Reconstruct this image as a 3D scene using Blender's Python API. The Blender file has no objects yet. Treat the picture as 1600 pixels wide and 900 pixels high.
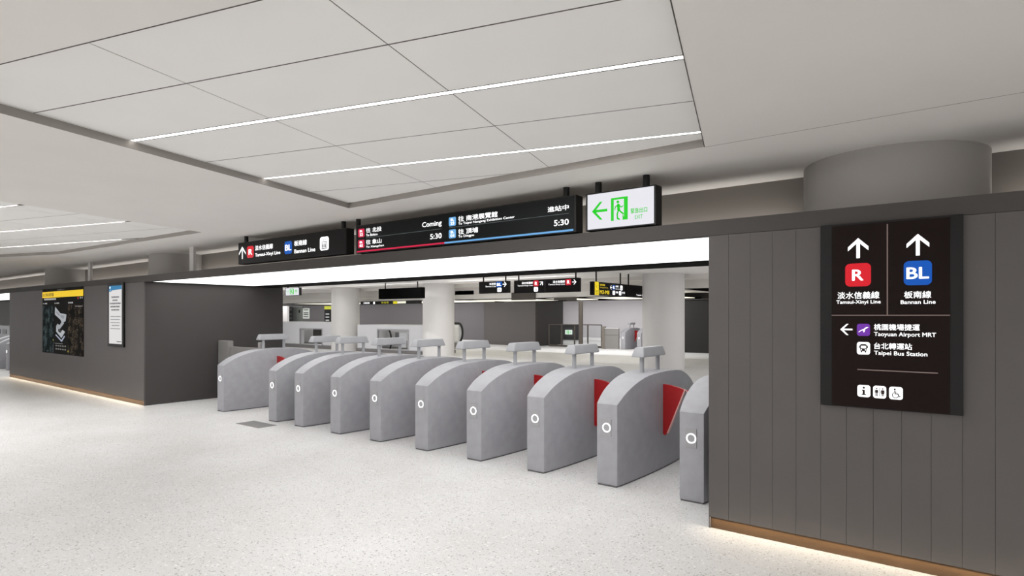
import bpy, bmesh, math, random
from mathutils import Vector, Matrix
from mathutils.geometry import tessellate_polygon
random.seed(7)
PI = math.pi
SC = bpy.context.scene
COL = SC.collection

# ------------------------------------------------------------------ camera (level, two-point perspective)
FPX, CX, CY, EYE = 930.0, 800.0, 493.5, 1.6
YAW = math.atan2(704, FPX)
FW = (-math.sin(YAW), math.cos(YAW)); RT = (math.cos(YAW), math.sin(YAW))
cam = bpy.data.cameras.new('camera'); cam.sensor_width = 36; cam.lens = FPX / 1600 * 36
cam.shift_y = (CY - 450) / 1600; cam.clip_end = 300; cam.clip_start = 0.05
co = bpy.data.objects.new('camera', cam); COL.objects.link(co)
co.location = (0, 0, EYE); co.rotation_euler = (PI / 2, 0, YAW); SC.camera = co

def _ray(u, v):
    a = (u - CX) / FPX; b = (CY - v) / FPX
    return FW[0] + RT[0] * a, FW[1] + RT[1] * a, b
def onY(u, v, Y):          # survey of the photograph: pixel -> (x, z) on the vertical plane y = Y
    x, y, w = _ray(u, v); t = Y / y
    return (x * t, EYE + w * t)
def onX(u, v, X):          # pixel -> (y, z) on the plane x = X
    x, y, w = _ray(u, v); t = X / x
    return (y * t, EYE + w * t)
def onZ(u, v, Z=0.0):
    x, y, w = _ray(u, v); t = (Z - EYE) / w
    return (x * t, y * t)

# ------------------------------------------------------------------ materials
def lin(c):
    return tuple(((x / 255) / 12.92 if x <= 10 else (((x / 255) + .055) / 1.055) ** 2.4) for x in c)
_M = {}
def mat(name, rgb, rough=.5, spec=.4, metal=0.0, noise=0.0, nscale=8.0, bump=0.0, emis=0.0):
    if name in _M: return _M[name]
    m = bpy.data.materials.new(name); m.use_nodes = True
    nt = m.node_tree; b = nt.nodes['Principled BSDF']
    c = lin(rgb) + (1,)
    b.inputs['Base Color'].default_value = c
    b.inputs['Roughness'].default_value = rough; b.inputs['Metallic'].default_value = metal
    b.inputs['Specular IOR Level'].default_value = spec
    if emis:
        b.inputs['Base Color'].default_value = (c[0] * .04, c[1] * .04, c[2] * .04, 1)
        b.inputs['Emission Color'].default_value = c; b.inputs['Emission Strength'].default_value = emis
    if noise or bump:
        tc = nt.nodes.new('ShaderNodeTexCoord'); n = nt.nodes.new('ShaderNodeTexNoise')
        n.inputs['Scale'].default_value = nscale; n.inputs['Detail'].default_value = 6
        nt.links.new(tc.outputs['Object'], n.inputs['Vector'])
        if noise:
            r = nt.nodes.new('ShaderNodeValToRGB')
            r.color_ramp.elements[0].position = .3; r.color_ramp.elements[1].position = .7
            r.color_ramp.elements[0].color = tuple(x * (1 - noise) for x in c[:3]) + (1,)
            r.color_ramp.elements[1].color = tuple(min(1, x * (1 + noise)) for x in c[:3]) + (1,)
            nt.links.new(n.outputs['Fac'], r.inputs['Fac']); nt.links.new(r.outputs['Color'], b.inputs['Base Color'])
        if bump:
            bp = nt.nodes.new('ShaderNodeBump'); bp.inputs['Strength'].default_value = bump; bp.inputs['Distance'].default_value = .01
            nt.links.new(n.outputs['Fac'], bp.inputs['Height']); nt.links.new(bp.outputs['Normal'], b.inputs['Normal'])
    _M[name] = m
    return m

def terrazzo():
    m = bpy.data.materials.new('terrazzo'); m.use_nodes = True
    nt = m.node_tree; b = nt.nodes['Principled BSDF']; N = nt.nodes.new; L = nt.links.new
    tc = N('ShaderNodeTexCoord')
    b.inputs['Roughness'].default_value = .42; b.inputs['Specular IOR Level'].default_value = .25
    col = None
    base = N('ShaderNodeTexNoise'); base.inputs['Scale'].default_value = 1.3; base.inputs['Detail'].default_value = 5
    L(tc.outputs['Object'], base.inputs['Vector'])
    r0 = N('ShaderNodeValToRGB'); r0.color_ramp.elements[0].position = .35; r0.color_ramp.elements[1].position = .7
    r0.color_ramp.elements[0].color = lin((210, 209, 208)) + (1,); r0.color_ramp.elements[1].color = lin((219, 219, 219)) + (1,)
    L(base.outputs['Fac'], r0.inputs['Fac']); col = r0.outputs['Color']
    # chips of three sizes: voronoi cells, a few of which are coloured
    for scale, thr, size, c, k in ((34, .93, .24, (140, 137, 134), .65), (62, .90, .28, (112, 110, 110), .65), (58, .93, .28, (182, 174, 164), .6), (120, .86, .32, (150, 148, 146), .6), (40, .9, .33, (240, 239, 238), .6)):
        off = N('ShaderNodeVectorMath'); off.operation = 'ADD'; off.inputs[1].default_value = (scale * .37, thr * 7, 0)
        dn = N('ShaderNodeTexNoise'); dn.inputs['Scale'].default_value = scale * 1.1
        L(tc.outputs['Object'], dn.inputs['Vector'])
        dm = N('ShaderNodeVectorMath'); dm.operation = 'SCALE'; dm.inputs['Scale'].default_value = .9 / scale
        L(dn.outputs['Color'], dm.inputs[0])
        L(tc.outputs['Object'], off.inputs[0])
        ad = N('ShaderNodeVectorMath'); ad.operation = 'ADD'; L(off.outputs[0], ad.inputs[0]); L(dm.outputs[0], ad.inputs[1])
        v = N('ShaderNodeTexVoronoi'); v.voronoi_dimensions = '2D'; v.inputs['Scale'].default_value = scale
        L(ad.outputs[0], v.inputs['Vector'])
        sx = N('ShaderNodeSeparateColor'); L(v.outputs['Color'], sx.inputs['Color'])
        g = N('ShaderNodeMath'); g.operation = 'GREATER_THAN'; g.inputs[1].default_value = thr; L(sx.outputs['Red'], g.inputs[0])
        d = N('ShaderNodeMath'); d.operation = 'LESS_THAN'; d.inputs[1].default_value = size; L(v.outputs['Distance'], d.inputs[0])
        mu = N('ShaderNodeMath'); mu.operation = 'MULTIPLY'; L(g.outputs[0], mu.inputs[0]); L(d.outputs[0], mu.inputs[1])
        mk = N('ShaderNodeMath'); mk.operation = 'MULTIPLY'; mk.inputs[1].default_value = k; L(mu.outputs[0], mk.inputs[0])
        mx = N('ShaderNodeMix'); mx.data_type = 'RGBA'
        L(mk.outputs[0], mx.inputs['Factor']); L(col, mx.inputs['A']); mx.inputs['B'].default_value = lin(c) + (1,)
        col = mx.outputs['Result']
    L(col, b.inputs['Base Color'])
    return m

def map_mat(name, kind):
    """printed map sheets: an aerial view and a street plan"""
    m = bpy.data.materials.new(name); m.use_nodes = True
    nt = m.node_tree; b = nt.nodes['Principled BSDF']; N = nt.nodes.new; L = nt.links.new
    b.inputs['Roughness'].default_value = .8; b.inputs['Specular IOR Level'].default_value = .08
    tc = N('ShaderNodeTexCoord')
    v = N('ShaderNodeTexVoronoi'); v.feature = 'DISTANCE_TO_EDGE'; v.inputs['Scale'].default_value = 15 if kind == 'street' else 24
    L(tc.outputs['Object'], v.inputs['Vector'])
    n = N('ShaderNodeTexNoise'); n.inputs['Scale'].default_value = 5; n.inputs['Detail'].default_value = 8
    L(tc.outputs['Object'], n.inputs['Vector'])
    r = N('ShaderNodeValToRGB'); e = r.color_ramp.elements
    if kind == 'street':
        e[0].position = .38; e[0].color = lin((17, 16, 16)) + (1,); e[1].position = .68; e[1].color = lin((44, 38, 33)) + (1,)
        line = (112, 100, 84)
    else:
        e[0].position = .35; e[0].color = lin((20, 26, 29)) + (1,); e[1].position = .7; e[1].color = lin((70, 88, 96)) + (1,)
        x = r.color_ramp.elements.new(.5); x.color = lin((28, 42, 44)) + (1,)
        line = (104, 116, 118)
    L(n.outputs['Fac'], r.inputs['Fac'])
    lt = N('ShaderNodeMath'); lt.operation = 'LESS_THAN'; lt.inputs[1].default_value = .05; L(v.outputs['Distance'], lt.inputs[0])
    g = N('ShaderNodeMath'); g.operation = 'GREATER_THAN'; g.inputs[1].default_value = .5; L(n.outputs['Fac'], g.inputs[0])
    mu = N('ShaderNodeMath'); mu.operation = 'MULTIPLY'; L(lt.outputs[0], mu.inputs[0]); L(g.outputs[0], mu.inputs[1])
    mx = N('ShaderNodeMix'); mx.data_type = 'RGBA'; L(mu.outputs[0], mx.inputs['Factor'])
    L(r.outputs['Color'], mx.inputs['A']); mx.inputs['B'].default_value = lin(line) + (1,)
    L(mx.outputs['Result'], b.inputs['Base Color'])
    return m

M_FLOOR = terrazzo()
M_CEIL = mat('painted_soffit', (231, 228, 224), .8, .15, noise=.015, nscale=1.5)
M_PANEL = mat('ceiling_panel_paint', (243, 242, 240), .8, .15, noise=.012, nscale=2)
M_JOINT = mat('joint_shadow', (92, 88, 85), .9, .1)
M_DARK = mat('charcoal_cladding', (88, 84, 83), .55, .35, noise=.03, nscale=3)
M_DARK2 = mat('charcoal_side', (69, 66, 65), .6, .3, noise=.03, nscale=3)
M_BEAM = mat('charcoal_fascia', (76, 73, 71), .7, .2)
M_BLACK = mat('black_metal', (14, 13, 13), .5, .3)
M_INK = mat('sign_black', (17, 14, 14), .5, .2)
M_GATE = mat('gate_grey', (160, 160, 165), .5, .35, noise=.06, nscale=9)
M_GATEP = mat('gate_plinth', (96, 95, 97), .6, .3)
M_HOOD = mat('gate_hood_grey', (166, 167, 171), .45, .35, noise=.03, nscale=9)
M_RED = mat('flap_red', (158, 22, 26), .35, .4)
M_EDGE = mat('flap_edge', (214, 168, 164), .4, .4)
M_STEEL = mat('reader_steel', (158, 158, 160), .3, .5)
M_WHITE = mat('column_plaster', (224, 222, 221), .7, .2, noise=.015, nscale=2)
M_KICK = mat('bronze_kickboard', (64, 47, 30), .5, .2, noise=.12, nscale=4)
M_ESC = mat('escalator_cladding', (226, 227, 231), .5, .3)
M_ESCG = mat('escalator_plinth', (128, 126, 126), .6, .3)
M_GREY = mat('grey_back_wall', (106, 103, 105), .6, .3, noise=.02)
M_LGREY = mat('pale_far_wall', (206, 203, 206), .7, .2)
M_BROWN = mat('dark_bronze_column', (78, 72, 66), .45, .4)
M_RUB = mat('black_rubber', (22, 22, 23), .4, .4)
M_FENCE = mat('grey_fence_panel', (134, 132, 130), .5, .3)
M_HATCH = mat('floor_hatch_steel', (124, 123, 121), .45, .4, noise=.08, nscale=60)
M_BULK = mat('bulkhead_paint', (108, 103, 98), .8, .15)
M_WLED = mat('white_led', (255, 253, 249), .5, .2, emis=4.0)
M_PORTAL = mat('portal_light', (255, 254, 252), .5, .2, emis=2.2)
M_WARM = mat('warm_led', (255, 222, 178), .5, .2, emis=9.0)
M_COVE = mat('cove_led', (255, 244, 230), .5, .2, emis=1.0)
M_CREAM = mat('far_portal_light', (255, 250, 232), .5, .2, emis=1.15)

def ink(rgb, e=1.0):
    return mat('print_%02x%02x%02x' % rgb + ('_lit' if e else ''), rgb, .5, .2, emis=e)

# ------------------------------------------------------------------ mesh helpers
ORG = {}                      # world base of every thing and of its parts
def thing(name, label, cat, loc, group=None):
    o = bpy.data.objects.new(name, None); COL.objects.link(o); o.location = loc; o.empty_display_size = .1
    o['label'] = label; o['category'] = cat
    if group: o['group'] = group
    ORG[o] = Vector(loc)
    return o
def tag(o, label, cat, group=None):
    o['label'] = label; o['category'] = cat
    if group: o['group'] = group
    return o
def obj(name, bm, m, parent=None, label=None, loc=None, smooth=None, kind=None):
    """a bmesh in world coordinates becomes one mesh object, stored relative to its thing's base"""
    base = ORG.get(parent, Vector((0, 0, 0))) if parent else Vector(loc or (0, 0, 0))
    bmesh.ops.translate(bm, verts=bm.verts, vec=-base)
    me = bpy.data.meshes.new(name); bm.normal_update(); bm.to_mesh(me); bm.free()
    for x in (m if isinstance(m, (list, tuple)) else [m]): me.materials.append(x)
    if smooth:
        for p in me.polygons: p.use_smooth = True
        me.set_sharp_from_angle(angle=math.radians(smooth))
    o = bpy.data.objects.new(name, me); COL.objects.link(o)
    if parent: o.parent = parent
    else: o.location = base
    ORG[o] = base
    if label: o['label'] = label
    if kind: o['kind'] = kind
    return o
def struct(name, bm, m, smooth=None, parent=None):
    o = obj(name, bm, m, parent, smooth=smooth)
    o['kind'] = 'structure'
    return o
def B(): return bmesh.new()
def box(bm, x0, x1, y0, y1, z0, z1, bev=0.0):
    r = bmesh.ops.create_cube(bm, size=1)
    for v in r['verts']:
        v.co = Vector((x0 + (x1 - x0) * (v.co.x + .5), y0 + (y1 - y0) * (v.co.y + .5), z0 + (z1 - z0) * (v.co.z + .5)))
    if bev:
        es = list({e for v in r['verts'] for e in v.link_edges})
        bmesh.ops.bevel(bm, geom=es, offset=bev, segments=2, affect='EDGES', profile=.5)
    return bm
def cyl(bm, p0, p1, r, seg=24, r2=None):
    p0 = Vector(p0); p1 = Vector(p1); d = p1 - p0
    q = Vector((0, 0, 1)).rotation_difference(d.normalized()).to_matrix().to_4x4()
    bmesh.ops.create_cone(bm, cap_ends=True, segments=seg, radius1=r, radius2=r if r2 is None else r2, depth=d.length,
                          matrix=Matrix.Translation((p0 + p1) / 2) @ q)
    return bm
def tube(bm, pts, r, seg=10):
    for a, b in zip(pts, pts[1:]): cyl(bm, a, b, r, seg)
    for p in pts[1:-1]:
        bmesh.ops.create_uvsphere(bm, u_segments=seg, v_segments=6, radius=r, matrix=Matrix.Translation(p))
    return bm
def prism(bm, poly, fn, d0, d1):
    """polygon in 2D, swept between two depths; fn(a, b, d) -> world"""
    lo = [bm.verts.new(fn(a, b, d0)) for a, b in poly]; hi = [bm.verts.new(fn(a, b, d1)) for a, b in poly]
    n = len(poly)
    fs = [bm.faces.new(lo[::-1]), bm.faces.new(hi)]
    for i in range(n): fs.append(bm.faces.new((lo[i], lo[(i + 1) % n], hi[(i + 1) % n], hi[i])))
    bmesh.ops.recalc_face_normals(bm, faces=fs)
    return bm

# ------------------------------------------------------------------ flat graphics on sign faces
_TXT = {}
def glyphs(s, bold):
    k = (s, bold)
    if k not in _TXT:
        c = bpy.data.curves.new('t', 'FONT'); c.body = s; c.size = 1; c.resolution_u = 3; c.offset = bold
        o = bpy.data.objects.new('t', c); COL.objects.link(o)
        bpy.context.view_layer.update()
        me = bpy.data.meshes.new_from_object(o.evaluated_get(bpy.context.evaluated_depsgraph_get()))
        vs = [(v.co.x, v.co.y) for v in me.vertices]; fs = [tuple(p.vertices) for p in me.polygons]
        bpy.data.objects.remove(o); bpy.data.curves.remove(c); bpy.data.meshes.remove(me)
        _TXT[k] = (vs, fs)
    return _TXT[k]

class Face:
    """drawing on a plane: P(a, b, d) gives the world point, d is the distance out of the face"""
    def __init__(s, P, root): s.P = P; s.root = root; s.layers = {}; s.gid = 0; s.gname = None
    def new(s, name): s.gid += 1; s.gname = name
    def end(s): s.gname = None
    def L(s, name, rgb, e):
        if s.gname: name = s.gname
        else: s.gid += 1
        k = (name, rgb, e, s.gid)
        if k not in s.layers: s.layers[k] = bmesh.new()
        return s.layers[k]
    def poly(s, pts, rgb, d=1, name='printing', e=1.0):
        bm = s.L(name, rgb, e)
        vs = [bm.verts.new(s.P(a, b, d * .0014)) for a, b in pts]
        if len(pts) > 4:
            tris = tessellate_polygon([[Vector((a, b, 0)) for a, b in pts]])
            for t in tris:
                try: bm.faces.new([vs[i] for i in t])
                except ValueError: pass
        else: bm.faces.new(vs)
    def rect(s, a0, b0, a1, b1, rgb, **k): s.poly([(a0, b0), (a1, b0), (a1, b1), (a0, b1)], rgb, **k)
    def rrect(s, a0, b0, a1, b1, rgb, r=.2, **k):
        a0, a1 = sorted((a0, a1)); b0, b1 = sorted((b0, b1)); R = r * min(a1 - a0, b1 - b0); pts = []
        for cx, cy, st in ((a1 - R, b1 - R, 0), (a0 + R, b1 - R, 90), (a0 + R, b0 + R, 180), (a1 - R, b0 + R, 270)):
            for i in range(7):
                t = math.radians(st + 15 * i); pts.append((cx + R * math.cos(t), cy + R * math.sin(t)))
        s.poly(pts, rgb, **k)
    def disc(s, a, b, r, rgb, ry=None, **k):
        s.poly([(a + r * math.cos(i * PI / 10), b + (ry or r) * math.sin(i * PI / 10)) for i in range(20)], rgb, **k)
    def stroke(s, pts, w, rgb, cap=True, **k):
        own = s.gname is None
        if own: s.new('line_mark')
        for (x0, y0), (x1, y1) in zip(pts, pts[1:]):
            dx, dy = x1 - x0, y1 - y0; l = math.hypot(dx, dy) or 1; nx, ny = -dy / l * w / 2, dx / l * w / 2
            s.poly([(x0 + nx, y0 + ny), (x0 - nx, y0 - ny), (x1 - nx, y1 - ny), (x1 + nx, y1 + ny)], rgb, **k)
        if cap:
            for x, y in pts: s.disc(x, y, w / 2, rgb, **k)
        if own: s.end()
    def text(s, t, a0, b0, a1, b1, rgb=(255, 255, 255), bold=.006, d=2, name='lettering', e=1.0):
        """lettering fitted to the box a0..a1, b0..b1"""
        vs, fs = glyphs(t, 0.0)
        xs = [v[0] for v in vs]; ys = [v[1] for v in vs]
        x0, x1, y0, y1 = min(xs), max(xs), min(ys), max(ys)
        bm = s.L(name, rgb, e)
        o_ = min(bold, .03) * 2.2
        for q, (sx, sy) in enumerate(((-1, 0), (1, 0), (0, -.7), (0, .7)) if o_ else ((0, 0),)):
            nv = [bm.verts.new(s.P(a0 + (x + sx * o_ - x0) / (x1 - x0) * (a1 - a0), b0 + (y + sy * o_ - y0) / (y1 - y0) * (b1 - b0), d * .0014 + q * .00004)) for x, y in vs]
            for f in fs:
                try: bm.faces.new([nv[i] for i in f])
                except ValueError: pass
    def arrow(s, x, y, size, ang, rgb=(255, 255, 255), w=.17, **k):
        """station arrow: open head and shaft, pointing along ang (degrees)"""
        own = s.gname is None
        if own: s.new('arrow')
        t = math.radians(ang); c, sn = math.cos(t), math.sin(t); h = size / 2
        def R(p): return (x + p[0] * c - p[1] * sn, y + p[0] * sn + p[1] * c)
        q = w * size
        s.poly([R((-h, -q / 2)), R((h * .8, -q / 2)), R((h * .8, q / 2)), R((-h, q / 2))], rgb, **k)
        g = q * 1.15
        s.poly([R((h, 0)), R((h - .52 * size, .52 * size)), R((h - .52 * size - g, .52 * size)), R((h - 1.42 * q, 0)), R((h - .52 * size - g, -.52 * size)), R((h - .52 * size, -.52 * size))], rgb, **k)
        if own: s.end()
    def done(s):
        for (name, rgb, e, g), bm in s.layers.items():
            obj(name, bm, ink(rgb, e), s.root)

def planeY(Y):                       # faces -y (towards the concourse)
    return lambda a, b, d: Vector((a, Y - d, b))
def planeX(X):                       # faces +x
    return lambda a, b, d: Vector((X + d, a, b))
WHT = (255, 255, 255); REDL = (214, 31, 46); BLUL = (13, 87, 182)

# ================================================================== THE SETTING
WY = 4.485                 # front plane of the two dark blocks and of the portal beam
XL0, XL1, XR = -19.9, -11.6, -1.53
DEEP = 7.2
SOF, UP, INC = 2.75, 2.805, 2.88
bm = B(); box(bm, -75, 30, -14, 60, -.1, 0); struct('floor', bm, M_FLOOR)

# lower soffit with rotated openings ---------------------------------------------------------------
PH = math.radians(15.87); cph, sph = math.cos(PH), math.sin(PH)
def ab(a, b): return (a * cph - b * sph, a * sph + b * cph)
def ab_cut(a, y):                       # point with grid coordinate a on the line y = const
    b = (y - a * sph) / cph
    return (a * cph - b * sph, y)
BK = 4.02
open_pts = {
    'A': [ab(-3.93, 1.69), ab(-.25, 1.69), ab_cut(-.25, BK), ab_cut(-3.93, BK)],
    'B': [ab(-14.27, 1.69), ab(-6.95, 1.69), ab_cut(-6.95, BK - .06), ab_cut(-11.93, BK - .27), ab(-14.27, 7.22)],
    'C': [ab(-3.93, -5.1), ab(-.25, -5.1), ab(-.25, .9), ab(-3.93, .9)],
    'D': [ab(-14.27, -5.1), ab(-6.95, -5.1), ab(-6.95, .9), ab(-14.27, .9)],
    'E': [ab(2.8, -5.1), ab(6.5, -5.1), ab(6.5, 2.0), ab(2.8, 2.0)],  # C, D, E: unseen openings added to carry strips that light the concourse
}
outer = [(-42, -13), (13, -13), (13, 5.4), (-42, 5.4)]
loops = [[Vector((x, y, 0)) for x, y in outer]] + [[Vector((x, y, 0)) for x, y in p] for p in open_pts.values()]
flat = [v for l in loops for v in l]
bm = B()
vs = [bm.verts.new((v.x, v.y, SOF)) for v in flat]
for t in tessellate_polygon(loops): bm.faces.new([vs[i] for i in t])
i0 = 0; rim = B()
for l in loops:                         # turned-up edge round every opening
    n = len(l); hi = [rim.verts.new((v.x, v.y, UP + .02)) for v in l]; lo = [rim.verts.new((v.x, v.y, SOF)) for v in l]
    for i in range(n): rim.faces.new((lo[i], lo[(i + 1) % n], hi[(i + 1) % n], hi[i]))
    i0 += n
bmesh.ops.recalc_face_normals(bm, faces=bm.faces)
struct('ceiling', bm, M_CEIL)
bmesh.ops.recalc_face_normals(rim, faces=rim.faces); struct('trim_7', rim, mat('recess_edge_trim', (152, 147, 142), .7, .2))
bm = B(); box(bm, -1.4, 13, BK + .005, BK + .009, SOF - .001, SOF + .01); struct('trim_1', bm, mat('soffit_seam', (140, 134, 130), .8))
bm = B(); box(bm, -45, 14, -14, 5.4, UP + .03, UP + .06); struct('ceiling_backing', bm, M_JOINT)
bm = B()
for k in ('A', 'B'):
    p = [Vector((x, y, 0)) for x, y in open_pts[k]]
    for i in ((0, 1) if k == 'A' else ()):
        a, b = p[i], p[i + 1]; d = (b - a).normalized(); nrm = Vector((-d.y, d.x, 0)) * -1
        prism(bm, [(q.x, q.y) for q in (a, b, b + nrm * .005, a + nrm * .005)], lambda x, y, d: Vector((x, y, d)), SOF - .0015, SOF + .01)
struct('trim_6', bm, M_JOINT)
# upper panels on a 1.22 x 0.605 grid, light slots every second row
A0, AST, BL0, BST = -.25, 1.222, 2.873, .6075
bm = B()
def gridbox(bm, a0, a1, b0, b1, z0, z1):
    q = [ab(a0, b0), ab(a1, b0), ab(a1, b1), ab(a0, b1)]
    prism(bm, q, lambda x, y, d: Vector((x, y, d)), z0, z1)
for i in range(-13, 7):
    for j in range(-14, 9):
        a0 = A0 + i * AST; b0 = BL0 + j * BST
        s0 = .028 if j % 2 == 0 else .005; s1 = .028 if j % 2 else .005
        if -14.8 < a0 < 6.6: gridbox(bm, a0 + .003, a0 + AST - .003, b0 + s0, b0 + BST - s1, UP, UP + .02)
struct('ceiling_panels', bm, M_PANEL)
bm = B()
for i in range(-13, 8): gridbox(bm, A0 + i * AST - .003, A0 + i * AST + .003, BL0 - 14 * BST, BL0 + 9 * BST, UP + .001, UP + .008)
for j in range(-13, 10, 2): gridbox(bm, A0 - 13 * AST, A0 + 7 * AST, BL0 + j * BST - .005, BL0 + j * BST + .005, UP + .0005, UP + .008)
struct('joint_shade_strips', bm, M_JOINT)  # dark strips fill the panel gaps, the shade put into their colour

# continuous light strips in the slots
def clip_strip(poly, b):
    """a-range of the line b inside a convex opening"""
    rot = [(x * cph + y * sph, -x * sph + y * cph) for x, y in poly]; xs = []
    for (a0, b0), (a1, b1) in zip(rot, rot[1:] + rot[:1]):
        if (b0 - b) * (b1 - b) < 0: xs.append(a0 + (b - b0) / (b1 - b0) * (a1 - a0))
    return (min(xs), max(xs)) if len(xs) >= 2 else None
strip_labels = {('A', 0): 'long white light strip crossing the whole near ceiling recess',
                ('A', 2): 'thinner white light strip nearest the signs in the near ceiling recess',
                ('B', 0): 'white light strip at the far left ceiling recess, nearest the camera',
                ('B', 2): 'white light strip in the far left recess, second from the camera',
                ('B', 4): 'white light strip in the far left recess, third from the camera',
                ('B', 6): 'short white light strip poking from the far left recess edge by the dark wall'}
WATT = 5.9                      # watts per metre of strip
def lamp(name, loc, sx, sy, power, color, rz=0, up=False):
    d = bpy.data.lights.new(name, 'AREA'); d.shape = 'RECTANGLE'; d.size = sx; d.size_y = sy; d.energy = power; d.color = color
    o = bpy.data.objects.new(name, d); COL.objects.link(o); o.location = loc; o.rotation_euler = (PI if up else 0, 0, rz)
    return o
for key, poly in open_pts.items():
    for j in range(-14, 9, 2):
        b = BL0 + j * BST; r = clip_strip(poly, b)
        if not r or r[1] - r[0] < .15: continue
        a0, a1 = r[0] + .01, r[1] - .01
        mx, my = ab((a0 + a1) / 2, b)
        lamp('strip_lamp', (mx, my, UP + (.016 if key == 'B' else -.001)), max(a1 - a0 - .9, .1), .03, WATT * {'E': 1.35, 'B': 1.1, 'D': .85}.get(key, 1) * (a1 - a0), (1, .985, .975), PH)
        if (key, j) in strip_labels:
            root = thing('ceiling_light_strip', strip_labels[(key, j)], 'ceiling light', (mx, my, UP), 'light strips in the ceiling recesses')
            bm = B(); gridbox(bm, a0, a1, b - .027, b - .018, UP, UP + .02); gridbox(bm, a0, a1, b + .018, b + .027, UP, UP + .02)
            obj('housing', bm, M_JOINT, root)
            bm = B(); gridbox(bm, a0, a1, b - .018, b + .018, UP + (.017 if key == 'B' else .0005), UP + .028); obj('diffuser', bm, M_WLED if key == 'A' else mat('white_led_dimmed', (255, 253, 249), .5, .2, emis=.85), root, 'glowing white diffuser')

# dark blocks ----------------------------------------------------------------------------------------
ZB, ZT = 2.205, 2.318
def block(name, x0, x1, seams, m=M_DARK):
    bm = B()
    xs = [x0 + .0] + seams + [x1]
    box(bm, x0 + .005, x1 - .005, WY + .02, DEEP, .0, ZB)                     # core
    bm2 = B()
    for a, b in zip(xs, xs[1:]): box(bm2, a + (.0006 if a != x0 else 0), b - (.0006 if b != x1 else 0), WY, WY + .022, .085, ZB - .002, .0012)
    return bm, bm2
seamsR = [-1.382 + .1535 * i for i in range(48)]
core, skin = block('r', XR, 6.0, seamsR)
box(skin, XR, XR + .014, WY, WY + .03, 0, .09)                                # closed end leg
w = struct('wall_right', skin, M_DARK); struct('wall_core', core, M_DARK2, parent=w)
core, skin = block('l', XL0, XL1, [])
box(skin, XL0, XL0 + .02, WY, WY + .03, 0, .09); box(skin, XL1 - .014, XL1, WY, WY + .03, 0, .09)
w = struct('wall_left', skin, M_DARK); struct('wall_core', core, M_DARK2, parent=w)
# kickboards sit back under the cladding, a warm LED line washes the floor in front
for nm, x0, x1 in (('right', XR + .014, 6.0), ('left', XL0 + .02, XL1 - .014)):
    bm = B(); box(bm, x0, x1, WY + .012, WY + .02, 0, .086); struct('baseboard_' + nm, bm, M_KICK)
    n = 14 if nm == 'right' else 14
    for i in range(n):
        p0 = x0 + (x1 - x0) * i / n; p1 = x0 + (x1 - x0) * (i + 1) / n
        o = lamp('plinth_lamp', ((p0 + p1) / 2, WY - .004, .083), p1 - p0, .010, 3.2 * (p1 - p0), (1, .86, .66))
        o.rotation_euler = (math.radians(-32), 0, 0)
# beam over everything
bm = B(); box(bm, -45, 6.0, WY - .002, WY + .09, ZB, ZT); struct('beam', bm, M_BEAM)
bm = B(); box(bm, -45, 6.0, WY + .09, DEEP, ZT - .02, ZT - .005); struct('portal_roof', bm, M_BULK)
# bulkhead behind the beam and its little cove
bm = B(); box(bm, -45, 13, 5.40, 5.48, ZT - .02, 3.0); struct('wall_bulkhead', bm, M_BULK)

for x0, x1 in ((-30, -18.8), (-17.3, -12.7), (-11.3, -1.1), (.25, 5.8)):     # cove line behind the beam, washing the bulkhead foot
    o = lamp('cove_lamp', ((x0 + x1) / 2, 5.22, ZT + .012), x1 - x0, .02, 2.2 * (x1 - x0), (1, .97, .93)); o.rotation_euler = (math.radians(118), 0, 0)
# light panels in the portal soffits
def portal_panel(x0, x1, label):
    root = thing('portal_light_panel', label, 'light panel', ((x0 + x1) / 2, 5.6, ZB), 'light panels over the gate lines')
    bm = B(); box(bm, x0 + .07, x1, WY + .0, 6.5, ZB + .004, ZB + .03); obj('diffuser', bm, M_PORTAL, root)
    bm = B(); box(bm, x0, x1, 6.5, DEEP - .15, ZB - .012, ZB + .09); box(bm, x0, x0 + .07, WY + .02, 6.5, ZB - .006, ZB + .05); obj('frame', bm, mat('light_frame_black', (10, 9, 9), .85, .05), root)
portal_panel(XL1, XR, 'big glowing white light panel over the row of fare gates')
portal_panel(-31, XL0, 'glowing white light panel over the gates at the far left edge')

# columns ------------------------------------------------------------------------------------------------
def column(x, y, r, z0, z1, m=M_WHITE):
    bm = B(); cyl(bm, (x, y, z0), (x, y, z1), r, 72); return struct('column', bm, m, smooth=40)
for x, y in ((-.43, 5.30), (-12.0, 5.35), (-18.0, 5.35)): column(x, y, .592, 2.29, SOF + .01, mat('column_shaded_plaster', (158, 154, 150), .75, .15, noise=.015, nscale=2))  # upper columns: shade behind the beam put into a darker plaster colour
for x, y in ((-22.73, 17.28), (-16.79, 17.29), (-7.32, 17.36)): column(x, y, .63, 0, INC + .01)

# inner hall -----------------------------------------------------------------------------------------------
bm = B(); box(bm, -75, 30, 5.48, 60, INC, INC + .06); struct('ceiling_inner', bm, mat('inner_ceiling_paint', (244, 242, 240), .8, .15))
bm = B(); box(bm, -75, 6, 17.9, 18.2, 2.76, INC); struct('trim_2', bm, M_CEIL)
bm = B(); box(bm, -75, -20.2, 30.0, 30.3, 0, INC); struct('wall_back', bm, M_GREY)

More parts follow.
